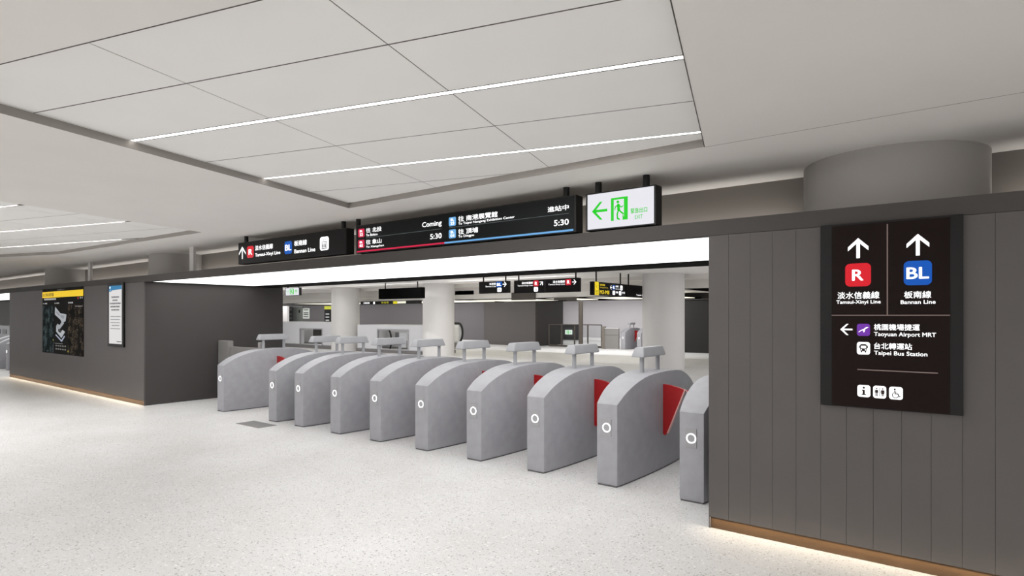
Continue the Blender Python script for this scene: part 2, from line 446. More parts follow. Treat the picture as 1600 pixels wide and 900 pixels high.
# ================================================================== FARE GATES
PROF = [(0, .77), (.05, .804), (.1, .838), (.17, .876), (.25, .910), (.33, .939), (.42, .965), (.51, .985), (.6, .999), (.7, 1.008), (.8, 1.013), (.9, 1.016), (1.0, 1.017)]
PROF = PROF + [(2 - y, z) for y, z in PROF[-2::-1]]
def half_w(t):
    s = math.sin(PI * min(max(t / 2, 0), 1))
    return .107 + .056 * (s ** .8 if s > 0 else 0)
def gate_body():
    bm = B(); rows = []
    for y, z in PROF:
        wd = half_w(y)
        if y > 1.47: wd = half_w(1.47) + (half_w(2) - half_w(1.47)) * (y - 1.47) / .53
        rows.append([bm.verts.new(p) for p in ((-wd, y, .012), (wd, y, .012), (wd, y, z), (-wd, y, z))])
    for r0, r1 in zip(rows, rows[1:]):
        for i in range(4): bm.faces.new((r0[i], r0[(i + 1) % 4], r1[(i + 1) % 4], r1[i]))
    bm.faces.new(rows[0][::-1]); bm.faces.new(rows[-1])
    bmesh.ops.recalc_face_normals(bm, faces=bm.faces)
    sharp = [e for e in bm.edges if len(e.link_faces) == 2 and e.calc_face_angle(0) > math.radians(35)]
    bmesh.ops.bevel(bm, geom=sharp, offset=.009, segments=2, affect='EDGES', profile=.6)
    return bm
def shift(bm, v):
    bmesh.ops.translate(bm, verts=bm.verts, vec=v); return bm
def gate_flap(s):
    """red fan-shaped leaf standing out of the side s (+1 right)"""
    y0, y1 = .93, .965; x0 = .155
    pts = [(x0, .885), (x0 + .05, .882), (x0 + .10, .876), (x0 + .15, .866), (x0 + .20, .853), (x0 + .236, .841), (x0 + .05, .375), (x0 + .03, .350), (x0 + .015, .362), (x0, .362)]
    pts = [(s * a, b) for a, b in pts]
    bm = B(); prism(bm, pts, lambda a, b, d: Vector((a, d, b)), y0, y1)
    ed = [(x0 + .236, .841), (x0 + .246, .836), (x0 + .062, .372), (x0 + .05, .375)]
    be = B(); prism(be, [(s * a, b) for a, b in ed], lambda a, b, d: Vector((a, d, b)), y0 - .002, y1 + .002)
    return bm, be
SIDE = {}
def make_gate(label, loc, group, flaps=(1, -1)):
    t = thing('fare_gate', label, 'fare gate', loc, group)
    W = lambda bm: shift(bm, loc)
    obj('body', W(gate_body()), M_GATE, t, smooth=28)
    bm = B()
    for (y, z), (y2, z2) in zip(PROF, PROF[1:]):
        w0, w1 = half_w(y) - .01, half_w(y2) - .01
        vs = [bm.verts.new(p) for p in ((-w0, y, 0), (w0, y, 0), (w1, y2, 0), (-w1, y2, 0), (-w0, y, .014), (w0, y, .014), (w1, y2, .014), (-w1, y2, .014))]
        bm.faces.new((vs[1], vs[5], vs[6], vs[2])); bm.faces.new((vs[0], vs[3], vs[7], vs[4]))
        if y == 0: bm.faces.new((vs[0], vs[4], vs[5], vs[1]))
        if y2 == 2: bm.faces.new((vs[2], vs[6], vs[7], vs[3]))
    obj('plinth', W(bm), M_GATEP, t, 'dark grey plinth line')
    for y in (.765, 1.165):
        bm = B(); cyl(bm, (0, y, 1.0), (0, y, 1.175), .023, 20); obj('post', W(bm), M_HOOD, t, smooth=40)
    bm = B()                                            # hood: a bar with sloping ends and sides
    lo = [(-.068, .665), (.068, .665), (.068, 1.225), (-.068, 1.225)]; hi = [(-.05, .70), (.05, .70), (.05, 1.195), (-.05, 1.195)]
    vs = [bm.verts.new((x, y, 1.172)) for x, y in lo] + [bm.verts.new((x, y, 1.188)) for x, y in lo] + [bm.verts.new((x, y, 1.272)) for x, y in hi]
    bm.faces.new(vs[3::-1]); bm.faces.new(vs[8:])
    for k in (0, 4):
        for i in range(4): bm.faces.new((vs[k + i], vs[k + (i + 1) % 4], vs[k + 4 + (i + 1) % 4], vs[k + 4 + i]))
    bmesh.ops.recalc_face_normals(bm, faces=bm.faces)
    bmesh.ops.bevel(bm, geom=[e for e in bm.edges if e.calc_face_angle(0) > .3], offset=.006, segments=2, affect='EDGES')
    obj('display_hood', W(bm), M_HOOD, t, smooth=30)
    bm = B(); box(bm, -.052, .046, -.006, .004, .466, .632, .002); rd = obj('card_reader', W(bm), M_STEEL, t, 'square steel card reader plate')
    bm = B()
    ring = []
    for i in range(40):
        a = 2 * PI * i / 40; c, s = math.cos(a), math.sin(a)
        ring.append([bm.verts.new((r * c, y, .55 + r * s)) for r, y in ((.033, -.006), (.033, -.011), (.044, -.011), (.044, -.006))])
    for i in range(40):
        p, q = ring[i], ring[(i + 1) % 40]
        for k in range(3): bm.faces.new((p[k], p[k + 1], q[k + 1], q[k]))
    bmesh.ops.recalc_face_normals(bm, faces=bm.faces)
    obj('light_ring', W(bm), ink((255, 255, 255), 1.6), rd, 'glowing white ring')
    for s in flaps:
        f, e = gate_flap(s)
        fo = obj('flap', W(f), M_RED, t, 'red fan-shaped flap'); SIDE[fo.data] = s; obj('edge_strip', W(e), M_EDGE, fo, 'pale edge strip')
    return t
def children_of(o): return [c for c in bpy.data.objects if c.parent == o]
def dup(o, loc, label, flaps=(1, -1)):
    r = o.copy(); COL.objects.link(r); r.location = loc; r['label'] = label
    for c in children_of(o):
        if SIDE.get(c.data, flaps[0]) not in flaps: continue
        d = c.copy(); COL.objects.link(d); d.parent = r
        for g in children_of(c):
            h = g.copy(); COL.objects.link(h); h.parent = d
    return r
GX = [-9.906, -8.336, -7.654, -6.80, -5.976, -5.139, -4.316, -3.485, -2.666, -1.854]
GL = ['grey fare gate standing alone on the left beside the wide lane and low fence',
      'grey fare gate on the right side of the wide lane, second gate from the left',
      'grey fare gate third from the left in the row, close to its left neighbour',
      'grey fare gate fourth from the left in the row',
      'grey fare gate fifth from the left in the row, in front of the white column',
      'grey fare gate sixth from the left, a tip of red flap at its right',
      'grey fare gate seventh from the left, fourth from the right wall',
      'grey fare gate with a half hidden red flap, third from the right wall',
      'grey fare gate with fully visible red flap, nearest complete gate to the camera',
      'grey fare gate cut off by the dark right wall, tenth of the row']
g0 = make_gate(GL[1], (GX[1], 5.0, 0), 'fare gates under the portal')     # the source keeps both flaps until copied
for i, (x, l) in enumerate(zip(GX, GL)):
    if i != 1: dup(g0, (x, 5.0, 0), l, (1,) if i in (0, 2) else (-1,) if i == 9 else (1, -1))
for i, (x, l) in enumerate(((-22.44, 'grey fare gate at the left picture edge touching the left dark wall'),
                            (-23.26, 'grey fare gate at the left picture edge, second from the left dark wall'),
                            (-24.08, 'grey fare gate at the left picture edge, third from the left dark wall'))):
    dup(g0, (x, 5.0, 0), l)['group'] = 'fare gates at the far left'
for x, l in ((-12.95, 'distant grey fare gate with red flap beside the grey fence panel, far across the hall'),
             (-12.12, 'distant grey fare gate partly hidden behind the right white column')):
    dup(g0, (x, 25.9, 0), l)['group'] = 'distant fare gates'
for c in children_of(g0):                                          # no leaf in the narrow gap to its right
    if SIDE.get(c.data) == 1:
        for g in children_of(c): bpy.data.objects.remove(g)
        bpy.data.objects.remove(c)

# ================================================================== SIGNS
def rods(root, xs, y, z0, z1=SOF, r=.028):
    for x in xs:
        bm = B(); cyl(bm, (x, y, z0 - .01), (x, y, z1 + .002), r, 16); obj('hanger_rod', bm, M_BLACK, root, smooth=40)
def Bx(u0, v0, u1, v1, Y=WY):                # pixel box -> plane box, bottom-left to top-right
    a = onY(u0, v1, Y); b = onY(u1, v0, Y); c = onY((u0 + u1) / 2, (v0 + v1) / 2, Y)
    h0 = onY((u0 + u1) / 2, v1, Y)[1]; h1 = onY((u0 + u1) / 2, v0, Y)[1]
    return a[0], h0, b[0], h1
def Tx(F, s, u0, u1, vc, hpx, Y=WY, **k):    # text centred at pixel height vc (at the middle of its span)
    um = (u0 + u1) / 2; cjk = ord(s[-1]) > 0x2000
    if cjk: hpx *= .88; vc -= .4
    elif len(s) > 6: hpx *= .84; vc += .55
    F.text(s, onY(u0, vc, Y)[0], onY(um, vc + hpx / 2, Y)[1], onY(u1, vc, Y)[0], onY(um, vc - hpx / 2, Y)[1], **k)

def grouped(name):
    def deco(fn):
        def g(F, *a, **k):
            own = F.gname is None
            if own: F.new(name)
            fn(F, *a, **k)
            if own: F.end()
        return g
    return deco
@grouped('pictogram')
def icon_lift(F, a0, b0, a1, b1, d=2):
    w, h = a1 - a0, b1 - b0
    F.rrect(a0, b0, a1, b1, WHT, r=.2, d=d)
    F.rect(a0 + .2 * w, b0 + .1 * h, a0 + .8 * w, b0 + .66 * h, (40, 38, 38), d=d + 1)
    F.rect(a0 + .26 * w, b0 + .15 * h, a0 + .74 * w, b0 + .61 * h, WHT, d=d + 2)
    for k in (.38, .62):
        F.disc(a0 + k * w, b0 + .52 * h, .055 * w, (40, 38, 38), d=d + 3)
        F.rect(a0 + (k - .07) * w, b0 + .18 * h, a0 + (k + .07) * w, b0 + .45 * h, (40, 38, 38), d=d + 3)
    for k, s in ((.4, 1), (.6, -1)):
        F.poly([(a0 + (k - .07) * w, b0 + (.79 - .05 * s) * h), (a0 + (k + .07) * w, b0 + (.79 - .05 * s) * h), (a0 + k * w, b0 + (.79 + .05 * s) * h)], (40, 38, 38), d=d + 1)
@grouped('pictogram')
def icon_wheel(F, a0, b0, a1, b1, d=2):
    w, h = a1 - a0, b1 - b0; P = lambda x, y: (a0 + x * w, b0 + y * h); K = (33, 20, 18)
    F.rrect(a0, b0, a1, b1, WHT, r=.22, d=d)
    F.disc(*P(.42, .80), .075 * w, K, d=d + 1)
    F.stroke([P(.42, .68), P(.44, .46), P(.64, .46), P(.72, .24), P(.80, .26)], .085 * w, K, d=d + 1)
    F.stroke([P(.43, .58), P(.60, .58)], .06 * w, K, d=d + 1)
    F.stroke([P(.46 + .22 * math.cos(t), .34 + .22 * math.sin(t)) for t in [math.radians(120 + 15 * i) for i in range(15)]], .06 * w, K, d=d + 1)
@grouped('pictogram')
def person_icon(F, x, y, h, K, d, skirt=False):
    F.disc(x, y + .9 * h, .09 * h, K, d=d)
    if skirt:
        F.poly([(x - .1 * h, y + .76 * h), (x + .1 * h, y + .76 * h), (x + .17 * h, y + .28 * h), (x - .17 * h, y + .28 * h)], K, d=d)
    else:
        F.rect(x - .11 * h, y + .38 * h, x + .11 * h, y + .76 * h, K, d=d)
    for s in (-1, 1):
        F.rect(x + s * .06 * h - .045 * h, y, x + s * .06 * h + .045 * h, y + .4 * h, K, d=d)
        F.stroke([(x + s * .13 * h, y + .72 * h), (x + s * (.2 if skirt else .16) * h, y + .40 * h)], .06 * h, K, d=d)
@grouped('pictogram')
def exit_man(F, a0, b0, a1, b1, d, G=(34, 205, 34), bg=(226, 225, 232)):
    """running figure in a doorway"""
    w, h = a1 - a0, b1 - b0; P = lambda x, y: (a0 + x * w, b0 + y * h)
    F.rect(a0, b0, a1, b1, G, d=d)
    F.poly([P(.17, .0), P(.70, .0), P(.70, .30), P(.78, .12), P(.78, .91), P(.17, .91)], bg, d=d + 1)
    F.disc(*P(.42, .80), .085 * w, G, ry=.06 * h, d=d + 2)
    F.stroke([P(.45, .66), P(.47, .46)], .17 * w, G, d=d + 2)
    F.stroke([P(.44, .67), P(.27, .60), P(.24, .48)], .06 * w, G, d=d + 2)
    F.stroke([P(.48, .66), P(.62, .56), P(.72, .60)], .06 * w, G, d=d + 2)
    F.stroke([P(.46, .44), P(.38, .27), P(.40, .08), P(.50, .04)], .085 * w, G, d=d + 2)
    F.stroke([P(.49, .44), P(.62, .34), P(.74, .26)], .085 * w, G, d=d + 2)

# --- wall-mounted direction sign on the right block
SY = WY - .035
c = [onY(1284, 352, WY), onY(1505, 648, WY)]
x0, x1, z1, z0 = -.762, .004, 2.207, 1.002
root = thing('wall_direction_sign', 'tall dark sign with big R and BL badges on the right wall', 'sign', ((x0 + x1) / 2, WY, z0))
bm = B(); box(bm, x0, x1, SY + .004, WY - .0005, z0, z1, .002); obj('housing', bm, M_BLACK, root)
def Q(u, v): return onY(u, v, SY)
bm = B(); box(bm, Q(1299.5, 400)[0], Q(1484.5, 400)[0], SY, SY + .006, z0 + .006, z1 - .012); obj('panel', bm, mat('panel_brown_black', (24, 12, 10), .5, .12), root, 'brown-black panel')
F = Face(planeY(SY), root)
BB = lambda u0, v0, u1, v1: Bx(u0, v0, u1, v1, SY)
TT = lambda s, u0, u1, vc, h, **k: Tx(F, s, u0, u1, vc, h, SY, **k)
LN = (128, 110, 104)
a = BB(1385.6, 350, 1387.4, 492); F.rect(*a, LN, name='divider_line')
a = BB(1299.5, 492.2, 1484.5, 493.8); F.rect(a[0], 1.6005, a[2], 1.6065, LN, name='divider_line')
p = Q(1339.7, 592.5); q = Q(1465.6, 601); F.rect(p[0], 1.248, q[0], 1.254, LN, name='divider_line')
def up_arrow(u, v0, v1, wpx):
    b0 = BB(u - wpx / 2, v0, u + wpx / 2, v1); cx = (b0[0] + b0[2]) / 2
    w, h = b0[2] - b0[0], b0[3] - b0[1]; t = w * .175
    F.new('arrow')
    F.rect(cx - t / 2, b0[1], cx + t / 2, b0[3] - t, WHT)
    F.poly([(cx, b0[3]), (cx + w / 2, b0[3] - h * .44), (cx + w / 2, b0[3] - h * .44 - t * 1.25), (cx, b0[3] - t * 1.3), (cx - w / 2, b0[3] - h * .44 - t * 1.25), (cx - w / 2, b0[3] - h * .44)], WHT, d=2)
    F.end()
up_arrow(1341, 372, 403.3, 32); up_arrow(1434.3, 365.5, 399.2, 35.5)
F.rrect(*BB(1320.7, 411.5, 1361, 447.5), (214, 28, 42), r=.2, name='line_badge')
TT('R', 1332, 1348.7, 429.8, 16.5, bold=.01)
F.rrect(*BB(1412, 407.3, 1456.2, 445.5), (10, 84, 180), r=.2, name='line_badge')
TT('BL', 1417, 1451, 426.5, 17.4, bold=.01)
TT('淡水信義線', 1308.7, 1374, 461.8, 12.5, bold=.006); TT('Tamsui-Xinyi Line', 1307, 1376, 472, 8.4, bold=.006)
TT('板南線', 1412.8, 1455, 460.8, 12.4, bold=.006); TT('Bannan Line', 1407.5, 1461.7, 471.3, 7, bold=.006)
a = BB(1313, 506, 1332, 523.5); F.arrow((a[0] + a[2]) / 2, (a[1] + a[3]) / 2, a[2] - a[0], 180, w=.14)
F.new('pictogram'); a = BB(1339, 505.9, 1359.5, 524.8); F.rrect(*a, (112, 52, 164), r=.2)
w_, h_ = a[2] - a[0], a[3] - a[1]; PP = lambda x, y: (a[0] + x * w_, a[1] + y * h_)
F.poly([PP(.12, .28), PP(.30, .40), PP(.46, .46), PP(.56, .56), PP(.44, .54), PP(.28, .46), PP(.14, .34)], WHT, d=2)
F.poly([PP(.46, .46), PP(.52, .28), PP(.60, .38), PP(.62, .54), PP(.74, .62), PP(.90, .74), PP(.72, .72), PP(.58, .64), PP(.52, .56)], WHT, d=2)
F.end(); F.new('pictogram'); a = BB(1339, 534.5, 1359.5, 553.8); F.rrect(*a, WHT, r=.2)
w_, h_ = a[2] - a[0], a[3] - a[1]; K = (36, 22, 20)
F.rrect(a[0] + .24 * w_, a[1] + .26 * h_, a[0] + .76 * w_, a[1] + .84 * h_, K, r=.25, d=2)
F.rrect(a[0] + .31 * w_, a[1] + .50 * h_, a[0] + .69 * w_, a[1] + .70 * h_, WHT, r=.2, d=3)
for k in (.15, .77): F.rect(a[0] + k * w_, a[1] + .5 * h_, a[0] + (k + .08) * w_, a[1] + .72 * h_, K, d=2)
for k in (.28, .60): F.rect(a[0] + k * w_, a[1] + .16 * h_, a[0] + (k + .12) * w_, a[1] + .28 * h_, K, d=2)
for k in (.34, .66): F.disc(a[0] + k * w_, a[1] + .38 * h_, .05 * w_, WHT, d=3)
F.end()
TT('桃園機場捷運', 1365.8, 1437, 511.8, 11.2, bold=.006); TT('Taoyuan Airport MRT', 1365.8, 1462.6, 523.0, 9.8, bold=.006)
TT('台北轉運站', 1365.8, 1425, 541.5, 11.2, bold=.006); TT('Taipei Bus Station', 1365.8, 1449, 552.8, 9.8, bold=.006)
F.new('pictogram'); a = BB(1339.7, 601.6, 1360, 620.2); F.rrect(*a, WHT, r=.22); w_, h_ = a[2] - a[0], a[3] - a[1]
F.disc(a[0] + .5 * w_, a[1] + .78 * h_, .09 * w_, K, d=2)
F.rect(a[0] + .40 * w_, a[1] + .22 * h_, a[0] + .58 * w_, a[1] + .60 * h_, K, d=2); F.rect(a[0] + .34 * w_, a[1] + .53 * h_, a[0] + .5 * w_, a[1] + .62 * h_, K, d=2); F.rect(a[0] + .32 * w_, a[1] + .16 * h_, a[0] + .68 * w_, a[1] + .25 * h_, K, d=2)
F.end(); F.new('pictogram'); a = BB(1364.2, 603, 1384.8, 622.3); F.rrect(*a, WHT, r=.22); w_, h_ = a[2] - a[0], a[3] - a[1]
person_icon(F, a[0] + .27 * w_, a[1] + .16 * h_, .68 * h_, K, 2); person_icon(F, a[0] + .73 * w_, a[1] + .16 * h_, .68 * h_, K, 2, True)
F.rect(a[0] + .48 * w_, a[1] + .14 * h_, a[0] + .52 * w_, a[1] + .86 * h_, K, d=2)
F.end()
icon_wheel(F, *BB(1389.2, 604.5, 1410.8, 624.2))
F.done()

# --- three boxes over the beam
def sign_box(name, label, x0, x1, z0, z1, rod_us, th=.118, m=M_INK):
    root = thing(name, label, 'sign', ((x0 + x1) / 2, WY + th / 2, z0))
    bm = B(); box(bm, x0, x1, WY + .003, WY + th, z0, z1, .003); obj('housing', bm, M_BLACK, root)
    rods(root, [onY(u, 300, WY + .06)[0] for u in rod_us], WY + .06, z1)
    return root
root = sign_box('hanging_direction_sign', 'black sign over the beam with up arrow, R and BL badges, lift symbol', -8.378, -5.885, 2.345, 2.655, (385, 537))
bm = B(); box(bm, -8.366, -5.897, WY, WY + .005, 2.352, 2.648); obj('panel', bm, mat('panel_soft_black', (19, 17, 17), .5, .15), root)
F = Face(planeY(WY), root); BB = lambda *a: Bx(*a); TT = lambda s, u0, u1, vc, h, **k: Tx(F, s, u0, u1, vc, h, WY, **k)
a = BB(374, 386.5, 383.6, 403.5); F.arrow((a[0] + a[2]) / 2, (a[1] + a[3]) / 2, .29 * .62, 90, w=.13)
F.rrect(*BB(386, 384.5, 396.6, 402.8), (214, 40, 52), r=.22, name='line_badge'); TT('R', 389.1, 394, 393.6, 8.4, bold=.015)
TT('淡水信義線', 398.8, 426.6, 386.5, 9, bold=.006); TT('Tamsui-Xinyi Line', 399, 438.2, 396.6, 8, bold=.008)
F.rrect(*BB(444.6, 377, 456.4, 396.8), (13, 87, 182), r=.22, name='line_badge'); TT('BL', 446, 455.2, 386.8, 8.6, bold=.015)
TT('板南線', 460, 479.6, 379.8, 9.4, bold=.006); TT('Bannan Line', 460.3, 492.7, 390.6, 7.2, bold=.008)
icon_lift(F, *BB(500.2, 370, 514, 391))
F.done()

root = sign_box('train_display', 'long black train time display with red and blue base lines over the gates', -5.705, -2.694, 2.333, 2.66, (560, 885))
bm = B(); box(bm, -5.685, -2.72, WY, WY + .005, 2.34, 2.648); obj('screen', bm, mat('screen_black', (9, 13, 13), .4, .15), root)
F = Face(planeY(WY), root)
CR = (208, 32, 72); CB = (110, 172, 226); LG = (96, 104, 106)
def badge(u0, u1, vc, hpx, rgb, a_, b_):
    F.rrect(*BB(u0, vc - hpx / 2, u1, vc + hpx / 2), rgb, r=.18, name='station_badge')
    w = u1 - u0; um = (u0 + u1) / 2
    TT(a_, um - w * .22, um + w * .22, vc - hpx * .2, hpx * .26, bold=.015); TT(b_, um - w * .25, um + w * .25, vc + hpx * .2, hpx * .3, bold=.015)
badge(559.8, 569.6, 364, 13.2, CR, 'R', '22'); badge(559.8, 569.6, 381.2, 12.6, CR, 'R', '02')
badge(701.4, 712.6, 346.2, 14, CB, 'BL', '23'); badge(701.4, 712.6, 365.4, 13.8, CB, 'BL', '01')
TT('往 北投', 572.3, 596.4, 359.2, 8.2, bold=.006); TT('To Beitou', 572.3, 590, 366, 4.6, bold=.006)
TT('往 象山', 572.3, 596.2, 377.6, 8.2, bold=.006); TT('To Xiangshan', 572.3, 600, 384.4, 4.8, bold=.006)
TT('Coming', 660, 690.2, 350.8, 10, bold=.006); TT('5:30', 672.6, 690.2, 369, 8, bold=.008)
TT('往 南港展覽館', 716.3, 777.5, 338.8, 9.6, bold=.006); TT('To Taipei Nangang Exhibition Center', 716.3, 804.2, 344.2, 5.6, bold=.006)
TT('往 頂埔', 716.3, 747, 361.0, 9.2, bold=.006); TT('To Dingpu', 716.3, 740.7, 368.2, 5.6, bold=.006)
TT('進站中', 856, 888.7, 326, 9.6, bold=.006); TT('5:30', 866, 888.7, 347.6, 9, bold=.008)
xa, xb, xc, xd = (onY(u, 340, WY)[0] for u in (572, 690, 701.5, 889))
F.rect(xa, 2.502, xb, 2.506, LG, name='divider_line'); F.rect(xc, 2.502, xd, 2.506, LG, name='divider_line')
xm = onY(694.5, 370, WY)[0]
F.rect(-5.685, 2.345, xm, 2.362, CR, name='base_line'); F.rect(xm, 2.345, -2.72, 2.362, CB, name='base_line')
F.done()

root = sign_box('exit_sign', 'white lit emergency exit sign with green running figure and left arrow above the beam', -2.597, -1.952, 2.33, 2.652, (935, 1010))
bm = B(); box(bm, -2.578, -1.971, WY, WY + .005, 2.342, 2.64); obj('panel', bm, ink((228, 227, 234), 1.0), root, 'white glowing panel')
F = Face(planeY(WY), root); GRN = (34, 205, 34)
a = BB(925, 316, 949, 343); F.arrow((a[0] + a[2]) / 2, (a[1] + a[3]) / 2, a[2] - a[0], 180, GRN, w=.15)
exit_man(F, *BB(954.8, 308.2, 981, 344), 1)
TT('緊急出口', 985.8, 1011.4, 328.8, 9, rgb=GRN, bold=.01); TT('EXIT', 992.2, 1004.4, 338.6, 6, rgb=GRN, bold=.0)
F.done()

# --- station map and notice on the left block
x0, x1, z0, z1 = -17.18, -14.54, .75, 2.216
root = thing('station_map_sign', 'large black area map with a yellow header band on the left dark wall', 'map', ((x0 + x1) / 2, WY, z0))
bm = B(); box(bm, x0, x1, WY - .008, WY - .0005, z0, z1, .001); obj('backing', bm, mat('map_black', (18, 17, 17), .7, .08), root)
MY = WY - .0085; F = Face(planeY(MY), root); W = x1 - x0; H = z1 - z0
mx = lambda t: x0 + t * W
my = lambda t: z0 + t * H
for a0, a1, kind, nm in ((.0, .30, 'aerial', 'aerial_photo'), (.645, 1.0, 'street', 'street_plan')):
    bm = B(); box(bm, mx(a0) + .01, mx(a1) - .01, MY - .001, MY + .001, my(.012), my(.74)); obj(nm, bm, map_mat('map_' + kind, kind), root)
F.rect(x0, my(.862), x1, my(.955), (252, 208, 8), e=.85, name='header_band')
F.text('台北車站資訊圖', mx(.02), my(.882), mx(.30), my(.935), (40, 36, 30), e=0, bold=.006)
F.text('台北車站 1F', mx(.39), my(.965), mx(.57), my(.988), (150, 148, 146), e=.5, bold=0)
F.rect(mx(.05), my(.826), mx(.36), my(.852), (196, 196, 196), e=.7); F.text('Taipei Main Station', mx(.06), my(.831), mx(.35), my(.849), (40, 38, 38), e=0, bold=0)
F.disc(mx(.885), my(.838), .028, (206, 40, 52), e=.7); F.disc(mx(.935), my(.838), .022, (214, 214, 214), e=.7); F.disc(mx(.975), my(.838), .018, (214, 214, 214), e=.7)
for t, s in ((.02, 'B1 周邊'), (.33, 'B1 站內'), (.66, '街道圖')): F.text(s, mx(t), my(.762), mx(t + .11), my(.785), (220, 220, 220), e=.7, bold=.01)
BLD = (196, 200, 206); PB = lambda pts, c=BLD, d=2: F.poly([(mx(.30 + x * .34), my(y)) for x, y in pts], c, d=d, e=.6, name='building_drawing')
F.new('building_drawing')
PB([(.12, .72), (.50, .62), (.94, .60), (.88, .50), (.62, .47), (.52, .52), (.10, .60)])
PB([(.62, .50), (.78, .47), (.40, .36), (.18, .42), (.30, .46), (.46, .44)], (178, 182, 188))
PB([(.20, .42), (.34, .40), (.34, .345), (.50, .32), (.66, .37), (.84, .34), (.58, .245), (.20, .34)], (206, 210, 216))
PB([(.36, .385), (.62, .355), (.50, .335), (.34, .355)], (38, 36, 36), 3)
PB([(.14, .285), (.60, .185), (.84, .27), (.78, .285), (.58, .215), (.18, .30)], (190, 198, 220))
PB([(.22, .66), (.46, .60), (.46, .57), (.22, .62)], (150, 154, 160), 3); PB([(.52, .595), (.80, .58), (.74, .53), (.52, .56)], (160, 164, 170), 3)
F.end(); F.new('map_legend')
for r in range(2):
    for k in range(5): F.rect(mx(.35 + k * .055), my(.115 - r * .05), mx(.385 + k * .055), my(.135 - r * .05), (150, 148, 140), e=.5)
F.rect(mx(.33), my(.155), mx(.53), my(.165), (140, 140, 140), e=.5)
F.end()
F.rect(mx(.82), my(.715), mx(.985), my(.722), (206, 206, 206), e=.6)
F.disc(mx(.655), my(.055), .022, (230, 200, 60), e=.7); F.disc(mx(.29), my(.21), .02, (210, 206, 90), e=.7)
F.done()

x0, x1, z0, z1 = -13.175, -12.42, 1.015, 2.226
root = thing('notice_board', 'narrow black framed notice with white sheet and blue header on the left dark wall', 'notice board', ((x0 + x1) / 2, WY, z0))
bm = B(); box(bm, x0, x1, WY - .03, WY - .0005, z0, z1, .004); obj('frame', bm, M_BLACK, root)
NY = WY - .0305; W = x1 - x0; H = z1 - z0
mx = lambda t: x0 + t * W
my = lambda t: z0 + t * H
bm = B(); box(bm, mx(.10), mx(.90), NY - .001, NY + .001, my(.045), my(.955)); obj('sheet', bm, ink((224, 222, 221), .92), root, 'white sheet')
F = Face(planeY(NY - .001), root)
F.poly([(mx(.10), my(.955)), (mx(.10), my(.865)), (mx(.24), my(.865)), (mx(.30), my(.885)), (mx(.90), my(.895)), (mx(.90), my(.955))], (42, 128, 178), e=.85, name='header_band')
F.disc(mx(.17), my(.93), .022, WHT, d=2, e=.8); F.disc(mx(.19), my(.885), .018, (180, 214, 236), d=2, e=.8)
def dashes(y, a0, a1, h, c, n):
    F.new('text_line')
    x = a0
    while x < a1 - .02:
        w_ = random.uniform(.05, .11); F.rect(mx(x), my(y), mx(min(x + w_, a1)), my(y + h), c, e=.6); x += w_ + .015
    F.end()
for y, a0, a1 in ((.765, .26, .74), (.715, .33, .66), (.665, .16, .84), (.615, .20, .80), (.565, .25, .75)): dashes(y, a0, a1, .024, (122, 122, 124), 8)
for y, a0, a1 in ((.465, .2, .84), (.418, .2, .80), (.37, .2, .82), (.325, .27, .76), (.275, .2, .80)): dashes(y, a0, a1, .014, (160, 160, 162), 8)
F.rect(mx(.60), my(.075), mx(.86), my(.09), (120, 118, 116), e=.6)
F.done()

# --- hanging signs of the inner hall
def hall_sign(name, label, Y, us, vs_, rod_at=(.12, .88), th=.12, cat='sign', group=None, m=M_INK):
    (u0, u1), (v0, v1) = us, vs_
    xa, z1 = onY(u0, v0, Y); xb = onY(u1, v0, Y)[0]; z0 = onY(u0, v1, Y)[1]
    root = thing(name, label, cat, ((xa + xb) / 2, Y + th / 2, z0), group)
    bm = B(); box(bm, xa, xb, Y, Y + th, z0, z1, .004); obj('housing', bm, m, root)
    rods(root, [xa + (xb - xa) * t for t in rod_at], Y + th / 2, z1, INC, .022)
    return root, xa, xb, z0, z1
root, xa, xb, z0, z1 = hall_sign('hall_direction_sign', 'small black hanging sign with one blue BL badge and right arrow in the inner hall', 14.0, (748.3, 794), (440.6, 458.8))
F = Face(planeY(14.0), root); w = xb - xa; h = z1 - z0
fx = lambda t: xa + t * w
fz = lambda t: z0 + t * h
F.rrect(fx(.605), fz(.50), fx(.795), fz(.94), BLUL, r=.15); F.text('BL', fx(.63), fz(.60), fx(.77), fz(.84), bold=.015)
F.text('板南線', fx(.37), fz(.70), fx(.59), fz(.88), bold=.006); F.text('Bannan Line', fx(.24), fz(.52), fx(.59), fz(.65), bold=.0)
F.arrow(fx(.885), fz(.72), .13 * w, 0, w=.16); icon_wheel(F, fx(.64), fz(.10), fx(.78), fz(.44)); F.done()
root, xa, xb, z0, z1 = hall_sign('hall_direction_sign', 'wide black hanging sign with two red R badges in the inner hall', 14.0, (803, 904.5), (438.4, 458.6), (.06, .94))
F = Face(planeY(14.0), root); w = xb - xa; h = z1 - z0
fx = lambda t: xa + t * w
F.rect(fx(.497), fz(.06), fx(.500), fz(.94), (96, 92, 92))
for o_, ang, ic in ((0, 45, True), (.49, 0, False)):
    F.rrect(fx(.318 + o_), fz(.50), fx(.398 + o_), fz(.93), (208, 42, 58), r=.15); F.text('R', fx(.343 + o_), fz(.60), fx(.376 + o_), fz(.83), bold=.015)
    F.text('淡水信義線', fx(.13 + o_), fz(.69), fx(.308 + o_), fz(.86), bold=.01); F.text('Tamsui-Xinyi Line', fx(.06 + o_), fz(.50), fx(.308 + o_), fz(.64), bold=.0)
    F.arrow(fx(.445 + o_), fz(.71), .06 * w, ang, w=.16)
    if ic: icon_wheel(F, fx(.325), fz(.10), fx(.39), fz(.44))
F.done()
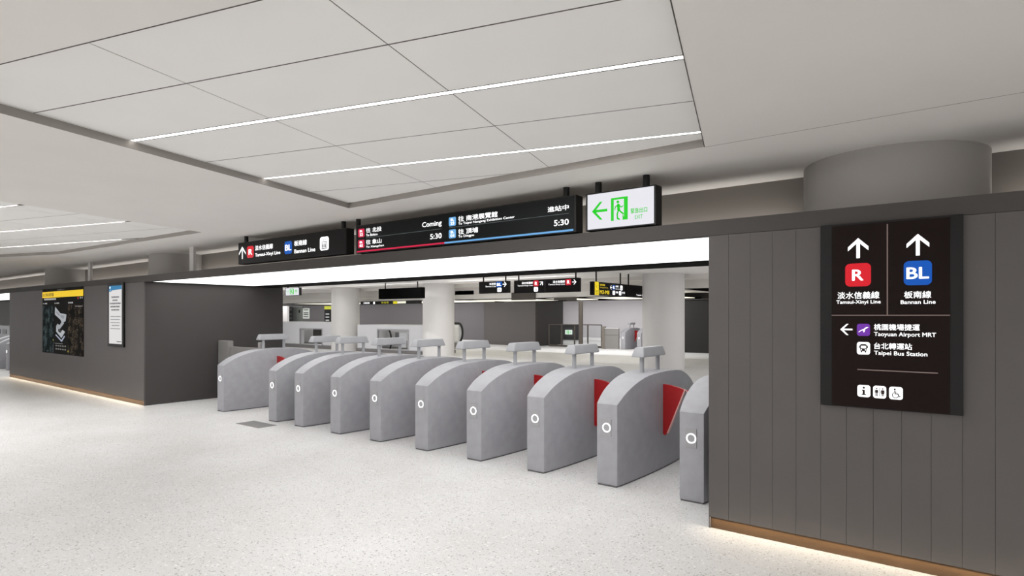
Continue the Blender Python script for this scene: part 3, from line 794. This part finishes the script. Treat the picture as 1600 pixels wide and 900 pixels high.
# sign running into the depth, its long face turned to the right
SX = -8.1
ya, zt = onX(927.5, 439.6, SX); yb = onX(978.5, 444, SX)[0]; zb = onX(927.5, 461, SX)[1]; yc = onX(1020, 446, SX)[0]
for y0_, y1_, lab, second in ((ya, yb - .02, 'black and yellow exit sign turned sideways, hanging left of the right white column', False),
                              (yb + .02, yc, 'plain black sign hanging in line behind the black and yellow exit sign', True)):
    root = thing('exit_direction_sign' if not second else 'hall_direction_sign', lab, 'sign', (SX, (y0_ + y1_) / 2, zb))
    bm = B(); box(bm, SX - .12, SX - .003, y0_, y1_, zb, zt, .004); obj('housing', bm, M_INK, root)
    for yy in (y0_ + .25, y1_ - .25):
        bm = B(); cyl(bm, (SX - .06, yy, zt - .01), (SX - .06, yy, INC + .002), .022, 16); obj('hanger_rod', bm, M_BLACK, root)
    F = Face(planeX(SX - .002), root); ln = y1_ - y0_; h = zt - zb
    fy = lambda t: y0_ + t * ln
    fz = lambda t: zb + t * h
    if not second:
        YEL = (240, 212, 40)
        F.rect(fy(.035), zb + .004, fy(.15), zt - .004, YEL)
        F.arrow(fy(.095), fz(.72), .07 * ln, 180, (70, 60, 20), w=.14); F.text('出口', fy(.06), fz(.22), fy(.13), fz(.38), (70, 60, 20), bold=.01); F.text('Exit', fy(.065), fz(.08), fy(.125), fz(.18), (70, 60, 20), bold=.0)
        F.text('忠孝西路', fy(.185), fz(.72), fy(.33), fz(.86), YEL, bold=.01); F.text('Zhongxiao W. Rd.', fy(.185), fz(.54), fy(.42), fz(.64), YEL, bold=.0)
        F.text('M3-M8', fy(.18), fz(.12), fy(.46), fz(.40), YEL, bold=.01)
        F.arrow(fy(.52), fz(.66), .06 * ln, 180, w=.16); F.rrect(fy(.565), fz(.50), fy(.64), fz(.86), BLUL, r=.2); F.text('BL', fy(.58), fz(.58), fy(.63), fz(.78), bold=.01)
        F.text('板南線', fy(.66), fz(.70), fy(.75), fz(.84)); F.text('Bannan Line', fy(.66), fz(.54), fy(.79), fz(.62), bold=0)
        icon_lift(F, fy(.81), fz(.50), fy(.885), fz(.86)); icon_wheel(F, fy(.565), fz(.10), fy(.64), fz(.42))
        F.text('客服', fy(.66), fz(.24), fy(.74), fz(.38)); F.rrect(fy(.77), fz(.10), fy(.845), fz(.42), WHT, r=.2); person_icon(F, fy(.807), fz(.14), .24 * h, (33, 29, 29), 2)
        F.text('洗手間', fy(.865), fz(.24), fy(.96), fz(.38))
    else:
        F.text('台北車站', fy(.60), fz(.40), fy(.94), fz(.56)); F.text('Taipei Main Station', fy(.35), fz(.12), fy(.94), fz(.26), bold=0)
    F.done()
root, xa, xb, z0, z1 = hall_sign('dark_screen', 'blank black screen box hanging between the two left white columns', 15.4, (591.5, 658), (451.5, 467.5), th=.2, cat='screen', m=mat('screen_off', (3, 3, 3), .7, .03))
root, xa, xb, z0, z1 = hall_sign('ceiling_camera_box', 'small black box with a white lamp hanging right of the middle column', 18.6, (711, 740.5), (454.6, 469.5), th=.2, cat='hanging box')
F = Face(planeY(18.6), root); F.disc(xa + .2, z0 + .14, .055, WHT, e=.9, name='lamp'); F.rect(xa + .44, z0 + .02, xa + .46, z1 - .02, (88, 88, 90), e=0); F.done()
root, xa, xb, z0, z1 = hall_sign('exit_sign', 'small white and green exit sign hanging beyond the left dark wall', 12.1, (445.5, 467.3), (450, 462.3), th=.1, m=M_BLACK)
bm = B(); box(bm, xa + .05, xb - .01, 12.093, 12.1, z0 + .012, z1 - .012); obj('panel', bm, ink((228, 227, 234), 1.0), root, 'white glowing panel')
F = Face(planeY(12.09), root); w = xb - xa; h = z1 - z0
exit_man(F, xa + .36 * w, z0 + .16 * h, xa + .64 * w, z0 + .86 * h, 1)
F.arrow(xa + .80 * w, z0 + .5 * h, .17 * w, 90, GRN, w=.16); F.text('緊急出口', xa + .10 * w, z0 + .5 * h, xa + .32 * w, z0 + .66 * h, GRN, bold=0); F.text('EXIT', xa + .14 * w, z0 + .3 * h, xa + .28 * w, z0 + .42 * h, GRN, bold=0); F.done()

# ================================================================== INNER HALL OBJECTS
# escalator parapets with an opening in the long side
def parapet(label, x0, x1, y0, y1, zt_, ox0, ox1, oz0, oz1, pl):
    t = thing('escalator_parapet', label, 'escalator parapet', ((x0 + x1) / 2, (y0 + y1) / 2, 0), 'escalator parapets behind the gates')
    bm = B(); th = .25
    box(bm, x0, ox0, y0, y0 + th, pl, zt_, .03); box(bm, ox1, x1, y0, y0 + th, pl, zt_, .03)
    box(bm, ox0 - .06, ox1 + .06, y0, y0 + th, oz1, zt_, .03); box(bm, ox0 - .06, ox1 + .06, y0, y0 + th, pl, oz0, .03)
    box(bm, x0, x0 + .2, y0 + .1, y1, pl, zt_, .03); box(bm, x1 - .2, x1, y0 + .1, y1, pl, zt_, .03); box(bm, x0, x1, y1 - .2, y1, pl, zt_, .03)
    obj('cladding', bm, M_ESC, t)
    bm = B(); box(bm, x0 - .04, x1 + .04, y0 - .04, y1 + .04, 0, pl); obj('plinth', bm, M_ESCG, t, 'grey plinth')
    bm = B(); f = .05
    for a in ((ox0 - f, ox1 + f, oz1, oz1 + f), (ox0 - f, ox1 + f, oz0 - f, oz0), (ox0 - f, ox0, oz0, oz1), (ox1, ox1 + f, oz0, oz1)): box(bm, a[0], a[1], y0 - .02, y0 + .05, a[2], a[3])
    obj('opening_frame', bm, mat('frame_grey', (178, 178, 182), .5), t)
    return t
z_of = lambda v, D: EYE + (CY - v) * D / FPX
Y1 = 17.55
ox0, oz1 = onY(469, 514, Y1); ox1, oz0 = onY(503, 539, Y1); zt1 = onY(500, 503.5, Y1)[1]
t = parapet('white escalator parapet at the left, between the left dark wall and first column', -30.2, -24.17, Y1, 19.2, zt1, ox0, ox1, oz0, oz1, .16)
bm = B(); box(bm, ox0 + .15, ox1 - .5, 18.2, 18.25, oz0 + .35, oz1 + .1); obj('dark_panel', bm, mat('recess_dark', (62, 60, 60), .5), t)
bm = B(); box(bm, ox1 - .42, ox1 - .1, 18.1, 18.3, oz0 + .15, oz1 - .08, .02); obj('control_box', bm, M_ESC, t)
Y2 = 17.25
ox0, oz1 = onY(590.5, 515.5, Y2); ox1, oz0 = onY(637.5, 547, Y2); zt2 = onY(610, 508, Y2)[1]
t = parapet('white escalator parapet between the two left white columns, black handrails in its opening', -21.85, -17.5, Y2, 19.0, zt2, ox0, ox1, oz0, oz1, .13)
def loop(xc, y, zc, r0, r1, a0, a1, n=12): return [Vector((xc + r0 * math.cos(math.radians(a0 + (a1 - a0) * i / n)), y, zc + r1 * math.sin(math.radians(a0 + (a1 - a0) * i / n)))) for i in range(n + 1)]
zc = (oz0 + oz1) / 2
for xx, s in ((ox0 + .32, 1), (ox1 - .30, -1)):
    bm = B(); tube(bm, loop(xx, 17.55, zc - .06, .20, .48, 100 if s > 0 else 80, -80 if s > 0 else -60 + 0, 12) if s > 0 else loop(xx, 17.55, zc, .24, .42, 80, -70, 12), .035); obj('handrail', bm, M_RUB, t, 'black curved handrail')
bm = B(); box(bm, ox0 + .55, ox1 - .8, 17.75, 17.8, zc - .12, zc + .30); obj('balustrade', bm, mat('balustrade_grey', (120, 120, 122), .4), t)
bm = B(); box(bm, ox1 - .95, ox1 - .42, 17.6, 17.75, zc - .05, zc + .34, .03); box(bm, ox1 - .85, ox1 - .5, 17.62, 17.7, oz0 + .05, zc - .04, .02); obj('newel_box', bm, M_ESC, t)
# escalator end showing right of the middle column
t = thing('escalator_newel', 'rounded escalator end with black handrail right of the middle white column', 'escalator', (-20.0, 21.5, 0))
XN, zN = onY(716, 526, 21.5)
bm = B(); box(bm, XN - 1.2, XN + .12, 21.4, 21.75, .25, 1.17, .12); obj('balustrade', bm, M_ESC, t)
bm = B(); tube(bm, [Vector((XN - 1.2, 21.5, 1.24))] + loop(XN + .02, 21.5, .78, .26, .46, 90, -70, 12), .05); obj('handrail', bm, M_RUB, t, 'black curved handrail')
bm = B(); box(bm, XN - 1.2, XN + .05, 21.35, 21.8, 0, .27); obj('plinth', bm, M_ESCG, t)

# far blocks, portal over them, and the far rooms
bm = B(); box(bm, -21.6, -18.05, 25.9, 28.4, 0, 2.45); struct('wall_far', bm, mat('far_block_grey', (98, 94, 93), .6, noise=.02))
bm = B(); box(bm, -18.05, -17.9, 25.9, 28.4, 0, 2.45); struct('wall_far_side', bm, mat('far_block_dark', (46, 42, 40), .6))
bm = B(); box(bm, -10.3, -3.5, 25.3, 26.5, 0, 2.3); struct('wall_far_right', bm, mat('far_right_dark', (32, 29, 28), .6))
bm = B(); box(bm, -10.3, -3.5, 25.2, 26.6, 2.3, INC); struct('wall_far_right_top', bm, mat('far_right_top', (82, 78, 75), .6))
# glowing soffit of the far portal: white fascia, light panel, black frame
FY = 18.6
bm = B(); box(bm, -75, -4, 18.2, FY, 2.76, 2.80); box(bm, -75, -4, FY, FY + .08, 2.48, 2.80); struct('ceiling_drop', bm, M_CEIL)
bm = B(); box(bm, -32, -7.5, FY - .03, FY + .09, 2.285, 2.48); struct('trim_3', bm, mat('far_fascia', (240, 238, 234), .6))
bm = B(); box(bm, -32, -7.5, FY + .08, 22.6, 2.48, 2.50); struct('trim_4', bm, M_CEIL)
for x0, x1, l in ((-16.9, -14.06, 'cream glowing soffit panel right of the middle column, under the fascia'), (-12.88, -12.08, 'short cream glowing soffit panel under the wide black hall sign'),
                  (-11.08, -8.0, 'long cream glowing soffit panel below the black and yellow exit sign'), (-29.8, -17.6, 'cream glowing soffit panel over the escalators')):
    root = thing('soffit_light_panel', l, 'light panel', ((x0 + x1) / 2, 20, 2.26), 'glowing soffit panels of the inner hall')
    bm = B(); box(bm, x0, x1, FY + .1, 21.9, 2.265, 2.285); obj('diffuser', bm, M_CREAM, root)
    bm = B(); box(bm, x0, x1, FY + .08, FY + .1, 2.25, 2.285); box(bm, x0, x1, 21.9, 22.6, 2.25, 2.30); obj('frame', bm, mat('light_frame_black', (10, 9, 9), .85, .05), root)
bm = B(); box(bm, -14.02, -12.92, FY - .12, FY - .032, 2.21, 2.50); struct('trim_5', bm, M_BROWN)
bm = B(); box(bm, -12.05, -11.12, FY - .12, FY - .032, 2.17, 2.28); struct('trim_9', bm, M_BROWN)
bm = B(); box(bm, -75, -7.5, 22.6, 22.9, 2.26, INC); struct('wall_lintel', bm, mat('lintel_black', (40, 37, 36), .6))
for x in (-26, -19.5, -12.5):
    o = lamp('fascia_fill_lamp', (x, 16.4, INC - .02), 5.5, .05, 40, (1, .985, .96)); o.rotation_euler = (math.radians(-42), 0, 0)  # unseen lamps, added to brighten the white fascia
# brown post and the glass railing
XP, _ = onY(907.5, 500, 25.0)
bm = B(); cyl(bm, (XP, 25.0, 0), (XP, 25.0, 2.3), .11, 24); struct('column', bm, M_BROWN, smooth=40)
rail_y = 26.2
xa = onY(858, 540, rail_y)[0]; xb = onY(940, 540, rail_y)[0]
root = thing('glass_railing', 'glass railing with dark metal top rail in front of the far room', 'railing', ((xa + xb) / 2, rail_y, 0))
bm = B(); box(bm, xa, xb, rail_y - .03, rail_y + .03, 1.12, 1.17); obj('top_rail', bm, M_BROWN, root)
bm = B(); box(bm, xa, xb, rail_y - .03, rail_y + .03, .0, .09); obj('bottom_rail', bm, M_BROWN, root)
gm = bpy.data.materials.new('clear_glass'); gm.use_nodes = True
gb = gm.node_tree.nodes['Principled BSDF']; gb.inputs['Transmission Weight'].default_value = 1; gb.inputs['Roughness'].default_value = 0; gb.inputs['IOR'].default_value = 1.02; gb.inputs['Base Color'].default_value = (.93, .95, .95, 1)
n = 4
for i in range(n + 1):
    x = xa + (xb - xa) * i / n
    bm = B(); box(bm, x - .025, x + .025, rail_y - .03, rail_y + .03, .09, 1.12); obj('post', bm, M_BROWN, root)
for i in range(n):
    xi = xa + (xb - xa) * i / n; xj = xa + (xb - xa) * (i + 1) / n
    bm = B(); box(bm, xi + .04, xj - .04, rail_y - .006, rail_y + .006, .11, 1.10); obj('glass_pane', bm, gm, root)
# grey fence panel with end post beside the distant gates
xc = onY(941, 540, 25.9)[0]; xd = -13.13
root = thing('fence_panel', 'dark grey solid fence panel beside the distant fare gate', 'fence', ((xc + xd) / 2, 25.9, 0))
bm = B(); box(bm, xc + .17, xd - .03, 25.85, 25.95, .02, .98); obj('panel', bm, M_FENCE, root)
bm = B(); box(bm, xc, xc + .17, 25.82, 25.98, 0, 1.08, .01); obj('end_post', bm, mat('fence_post', (120, 114, 106), .5), root)
bm = B(); box(bm, xc + .17, xd - .03, 25.84, 25.96, .98, 1.02); obj('cap_rail', bm, M_LGREY, root)
bm = B(); box(bm, xc + .17, xd - .03, 25.845, 25.85, .66, .675); obj('groove', bm, M_BROWN, root)
# pale far room seen between the blocks
bm = B(); box(bm, -30, -3, 39.0, 39.2, 0, INC); struct('wall_far_room', bm, M_LGREY)
bm = B(); box(bm, -23.5, -20.1, 34.0, 34.1, .0, 1.0); struct('wall_low', bm, M_GREY)
xg = onY(888, 519, 33.9)
root = thing('exit_sign', 'tiny distant green and white exit sign seen through the glass railing', 'sign', (xg[0], 33.95, xg[1]))
bm = B(); box(bm, xg[0] - .25, xg[0] + .25, 33.9, 33.99, xg[1] - .15, xg[1] + .15); obj('housing', bm, ink((228, 240, 230), 1.0), root)
F = Face(planeY(33.895), root); exit_man(F, xg[0] - .12, xg[1] - .11, xg[0] + .05, xg[1] + .11, 1); F.arrow(xg[0] + .15, xg[1], .12, 0, GRN, w=.16); F.done()

# things on the back wall over the escalators
BY = 29.95
def wall_board(name, label, u0, v0, u1, v1, m, cat):
    xa, z1 = onY(u0, v0, BY); xb, z0 = onY(u1, v1, BY)
    root = thing(name, label, cat, ((xa + xb) / 2, BY, z0))
    bm = B(); box(bm, xa, xb, BY, 29.999, z0, z1, .01); obj('backing', bm, m, root)
    return root, xa, xb, z0, z1
root, xa, xb, z0, z1 = wall_board('wall_cabinet', 'grey metal cabinet on the back wall left of the first column', 458, 476.5, 473, 503, mat('cabinet_grey', (118, 122, 118), .5), 'cabinet')
F = Face(planeY(BY), root); w = xb - xa; h = z1 - z0
F.disc(xa + .66 * w, z0 + .62 * h, .10 * w, (40, 38, 38), e=0, name='handle'); F.rect(xa + .30 * w, z0, xa + .315 * w, z1, (92, 94, 92), e=0, name='door_gap'); F.done()
root, xa, xb, z0, z1 = wall_board('wall_mounted_notice', 'small white notice sheet on the back wall beside the grey cabinet', 473.3, 482, 482.8, 497.8, ink((214, 218, 210), .8), 'notice')
F = Face(planeY(BY), root); w = xb - xa; h = z1 - z0
F.new('text_line')
for t in (.82, .52, .36, .14): F.rect(xa + .12 * w, z0 + t * h, xa + .9 * w, z0 + (t + .09) * h, (84, 88, 84), e=0)
F.done()
root, xa, xb, z0, z1 = wall_board('wall_mounted_machine', 'dark grey machine panel at the left end of the back wall', 451, 479, 457.5, 503.5, mat('machine_grey', (96, 96, 98), .5), 'machine panel')
F = Face(planeY(BY), root); w = xb - xa; h = z1 - z0
F.new('machine_face')
for t in (.75, .45, .2): F.rect(xa + .2 * w, z0 + t * h, xa + .8 * w, z0 + (t + .12) * h, (150, 152, 152), e=0)
F.done()
root, xa, xb, z0, z1 = wall_board('exit_map_sign', 'black board with yellow header on the back wall left of the first column', 506.8, 478.5, 519.5, 503, mat('board_black', (18, 18, 18), .4), 'map')
F = Face(planeY(BY), root); w = xb - xa; h = z1 - z0
F.rect(xa, z0 + .80 * h, xb, z1, (206, 208, 70), e=.9)
F.new('text_line')
for k in range(3): F.rect(xa + .15 * w, z0 + (.06 + .2 * k) * h, xa + .6 * w, z0 + (.14 + .2 * k) * h, (214, 214, 214), e=.8)
F.done()
DY = 18.5
xa, z1 = onY(563, 469.9, DY); xb, z0 = onY(655, 474.6, DY); z1 = 2.286
root = thing('direction_band_sign', 'thin black direction band with white and yellow lettering under the fascia above the escalators', 'sign', ((xa + xb) / 2, DY, z0))
bm = B(); box(bm, xa, xb, DY, DY + .16, z0, z1, .004); obj('housing', bm, mat('board_black', (18, 18, 18), .4), root)
F = Face(planeY(DY), root); w = xb - xa; h = z1 - z0
F.text('淡水信義線 板南線', xa + .06 * w, z0 + .25 * h, xa + .17 * w, z0 + .8 * h); F.disc(xa + .25 * w, z0 + .5 * h, .42 * h, WHT)
F.text('M1 M2 M3', xa + .38 * w, z0 + .25 * h, xa + .50 * w, z0 + .8 * h, (214, 206, 60)); F.rect(xa + .58 * w, z0 + .1 * h, xa + .65 * w, z0 + .9 * h, (216, 204, 40)); F.rect(xa + .65 * w, z0 + .2 * h, xa + .79 * w, z0 + .85 * h, (250, 248, 226)); F.done()
bm = B(); xa, _ = onY(441, 490, 29.0); xb, _ = onY(450.2, 490, 29.0); box(bm, xa - 4, xb, 28.9, 29.1, 0, 2.6); struct('wall_white_pier', bm, M_WHITE)

bm = B(); box(bm, -75, -30, 10.5, 10.8, 0, INC); struct('wall_far_left', bm, mat('far_left_dark', (52, 48, 46), .6))
bm = B(); box(bm, -75.3, -75, 2, 60, 0, INC); struct('wall_end', bm, M_GREY)
root = thing('ticket_counter', 'pale low counter with two dark windows behind the gates at the left edge', 'counter', (-38.6, 8.6, 0))
bm = B(); box(bm, -41.5, -35.5, 8.4, 9.0, 0, 1.13, .03); obj('body', bm, M_ESC, root)
for xa_ in (-39.55, -38.5):
    bm = B(); box(bm, xa_, xa_ + .75, 8.385, 8.41, .70, .92); obj('window', bm, M_RUB, root, 'dark window')
# low fence between the left block and the first gate
root = thing('lane_fence', 'low grey fence between the left dark wall and the first fare gate', 'fence', (-10.8, 5.83, 0))
bm = B(); box(bm, -11.585, -11.19, 5.80, 5.90, 0, 1.12, .008); obj('wall_post', bm, M_FENCE, root)
bm = B(); box(bm, -11.19, -10.12, 5.83, 5.87, .06, 1.015, .006); obj('panel', bm, M_FENCE, root)
bm = B(); box(bm, -10.15, -10.075, 5.80, 5.90, 0, 1.12, .008); obj('gate_post', bm, mat('fence_post_pale', (150, 148, 147), .5), root)

# floor hatch
bm = B(); box(bm, -8.61, -7.99, 4.575, 4.86, -.005, .003); hb = tag(obj('floor_hatch', bm, M_HATCH, loc=(-8.3, 4.7, 0)), 'rectangular grey metal hatch set in the floor before the wide lane', 'floor hatch')
# thin pale struts behind the beam
for u, l in ((301, 'thin pale vertical strut above the left wall, right of its column'), (141, 'thin pale vertical strut above the left wall near the map panel')):
    x = onY(u, 410, 4.72)[0]
    bm = B(); box(bm, x - .07, x + .07, 4.70, 4.74, ZT - .006, SOF + .002); tag(obj('ceiling_strut', bm, mat('strut_grey', (196, 193, 190), .6), loc=(x, 4.72, ZT - .006)), l, 'strut', 'pale struts above the left wall')

# inner hall fill: unseen ceiling lamps added to brighten hall, walls and far gates
for i, (x, y, lx) in enumerate(((-3.5, 11.5, 6), (-15, 10.5, 8), (-1.5, 17.5, 6), (-14, 14.8, 6), (-24, 12, 8), (-13, 23.2, 9), (-23, 23.5, 8), (-13, 31, 10), (-24, 27.5, 8), (-34, 20, 10), (-20, 36.5, 10), (-12.3, 24.2, 5), (-30, 28.2, 8), (-39, 28.2, 8), (-48, 28.2, 8), (-40, 22, 8))):
    lamp('hall_fill_lamp', (x, y, INC - .01), lx, .06, 16 * lx, (1, .99, .985))

# ================================================================== world and view
w = bpy.data.worlds.new('world'); SC.world = w; w.use_nodes = True
bg = w.node_tree.nodes['Background']; bg.inputs['Color'].default_value = (1, .99, .98, 1); bg.inputs['Strength'].default_value = 1.7
SC.view_settings.view_transform = 'Standard'; SC.view_settings.look = 'None'; SC.view_settings.gamma = 1; SC.view_settings.use_curve_mapping = False
SC.view_settings.exposure = 0.0
SC.cycles.use_denoising = True; SC.cycles.sample_clamp_direct = 10.0; SC.cycles.sample_clamp_indirect = 4.0; SC.cycles.max_bounces = 10; SC.cycles.diffuse_bounces = 6
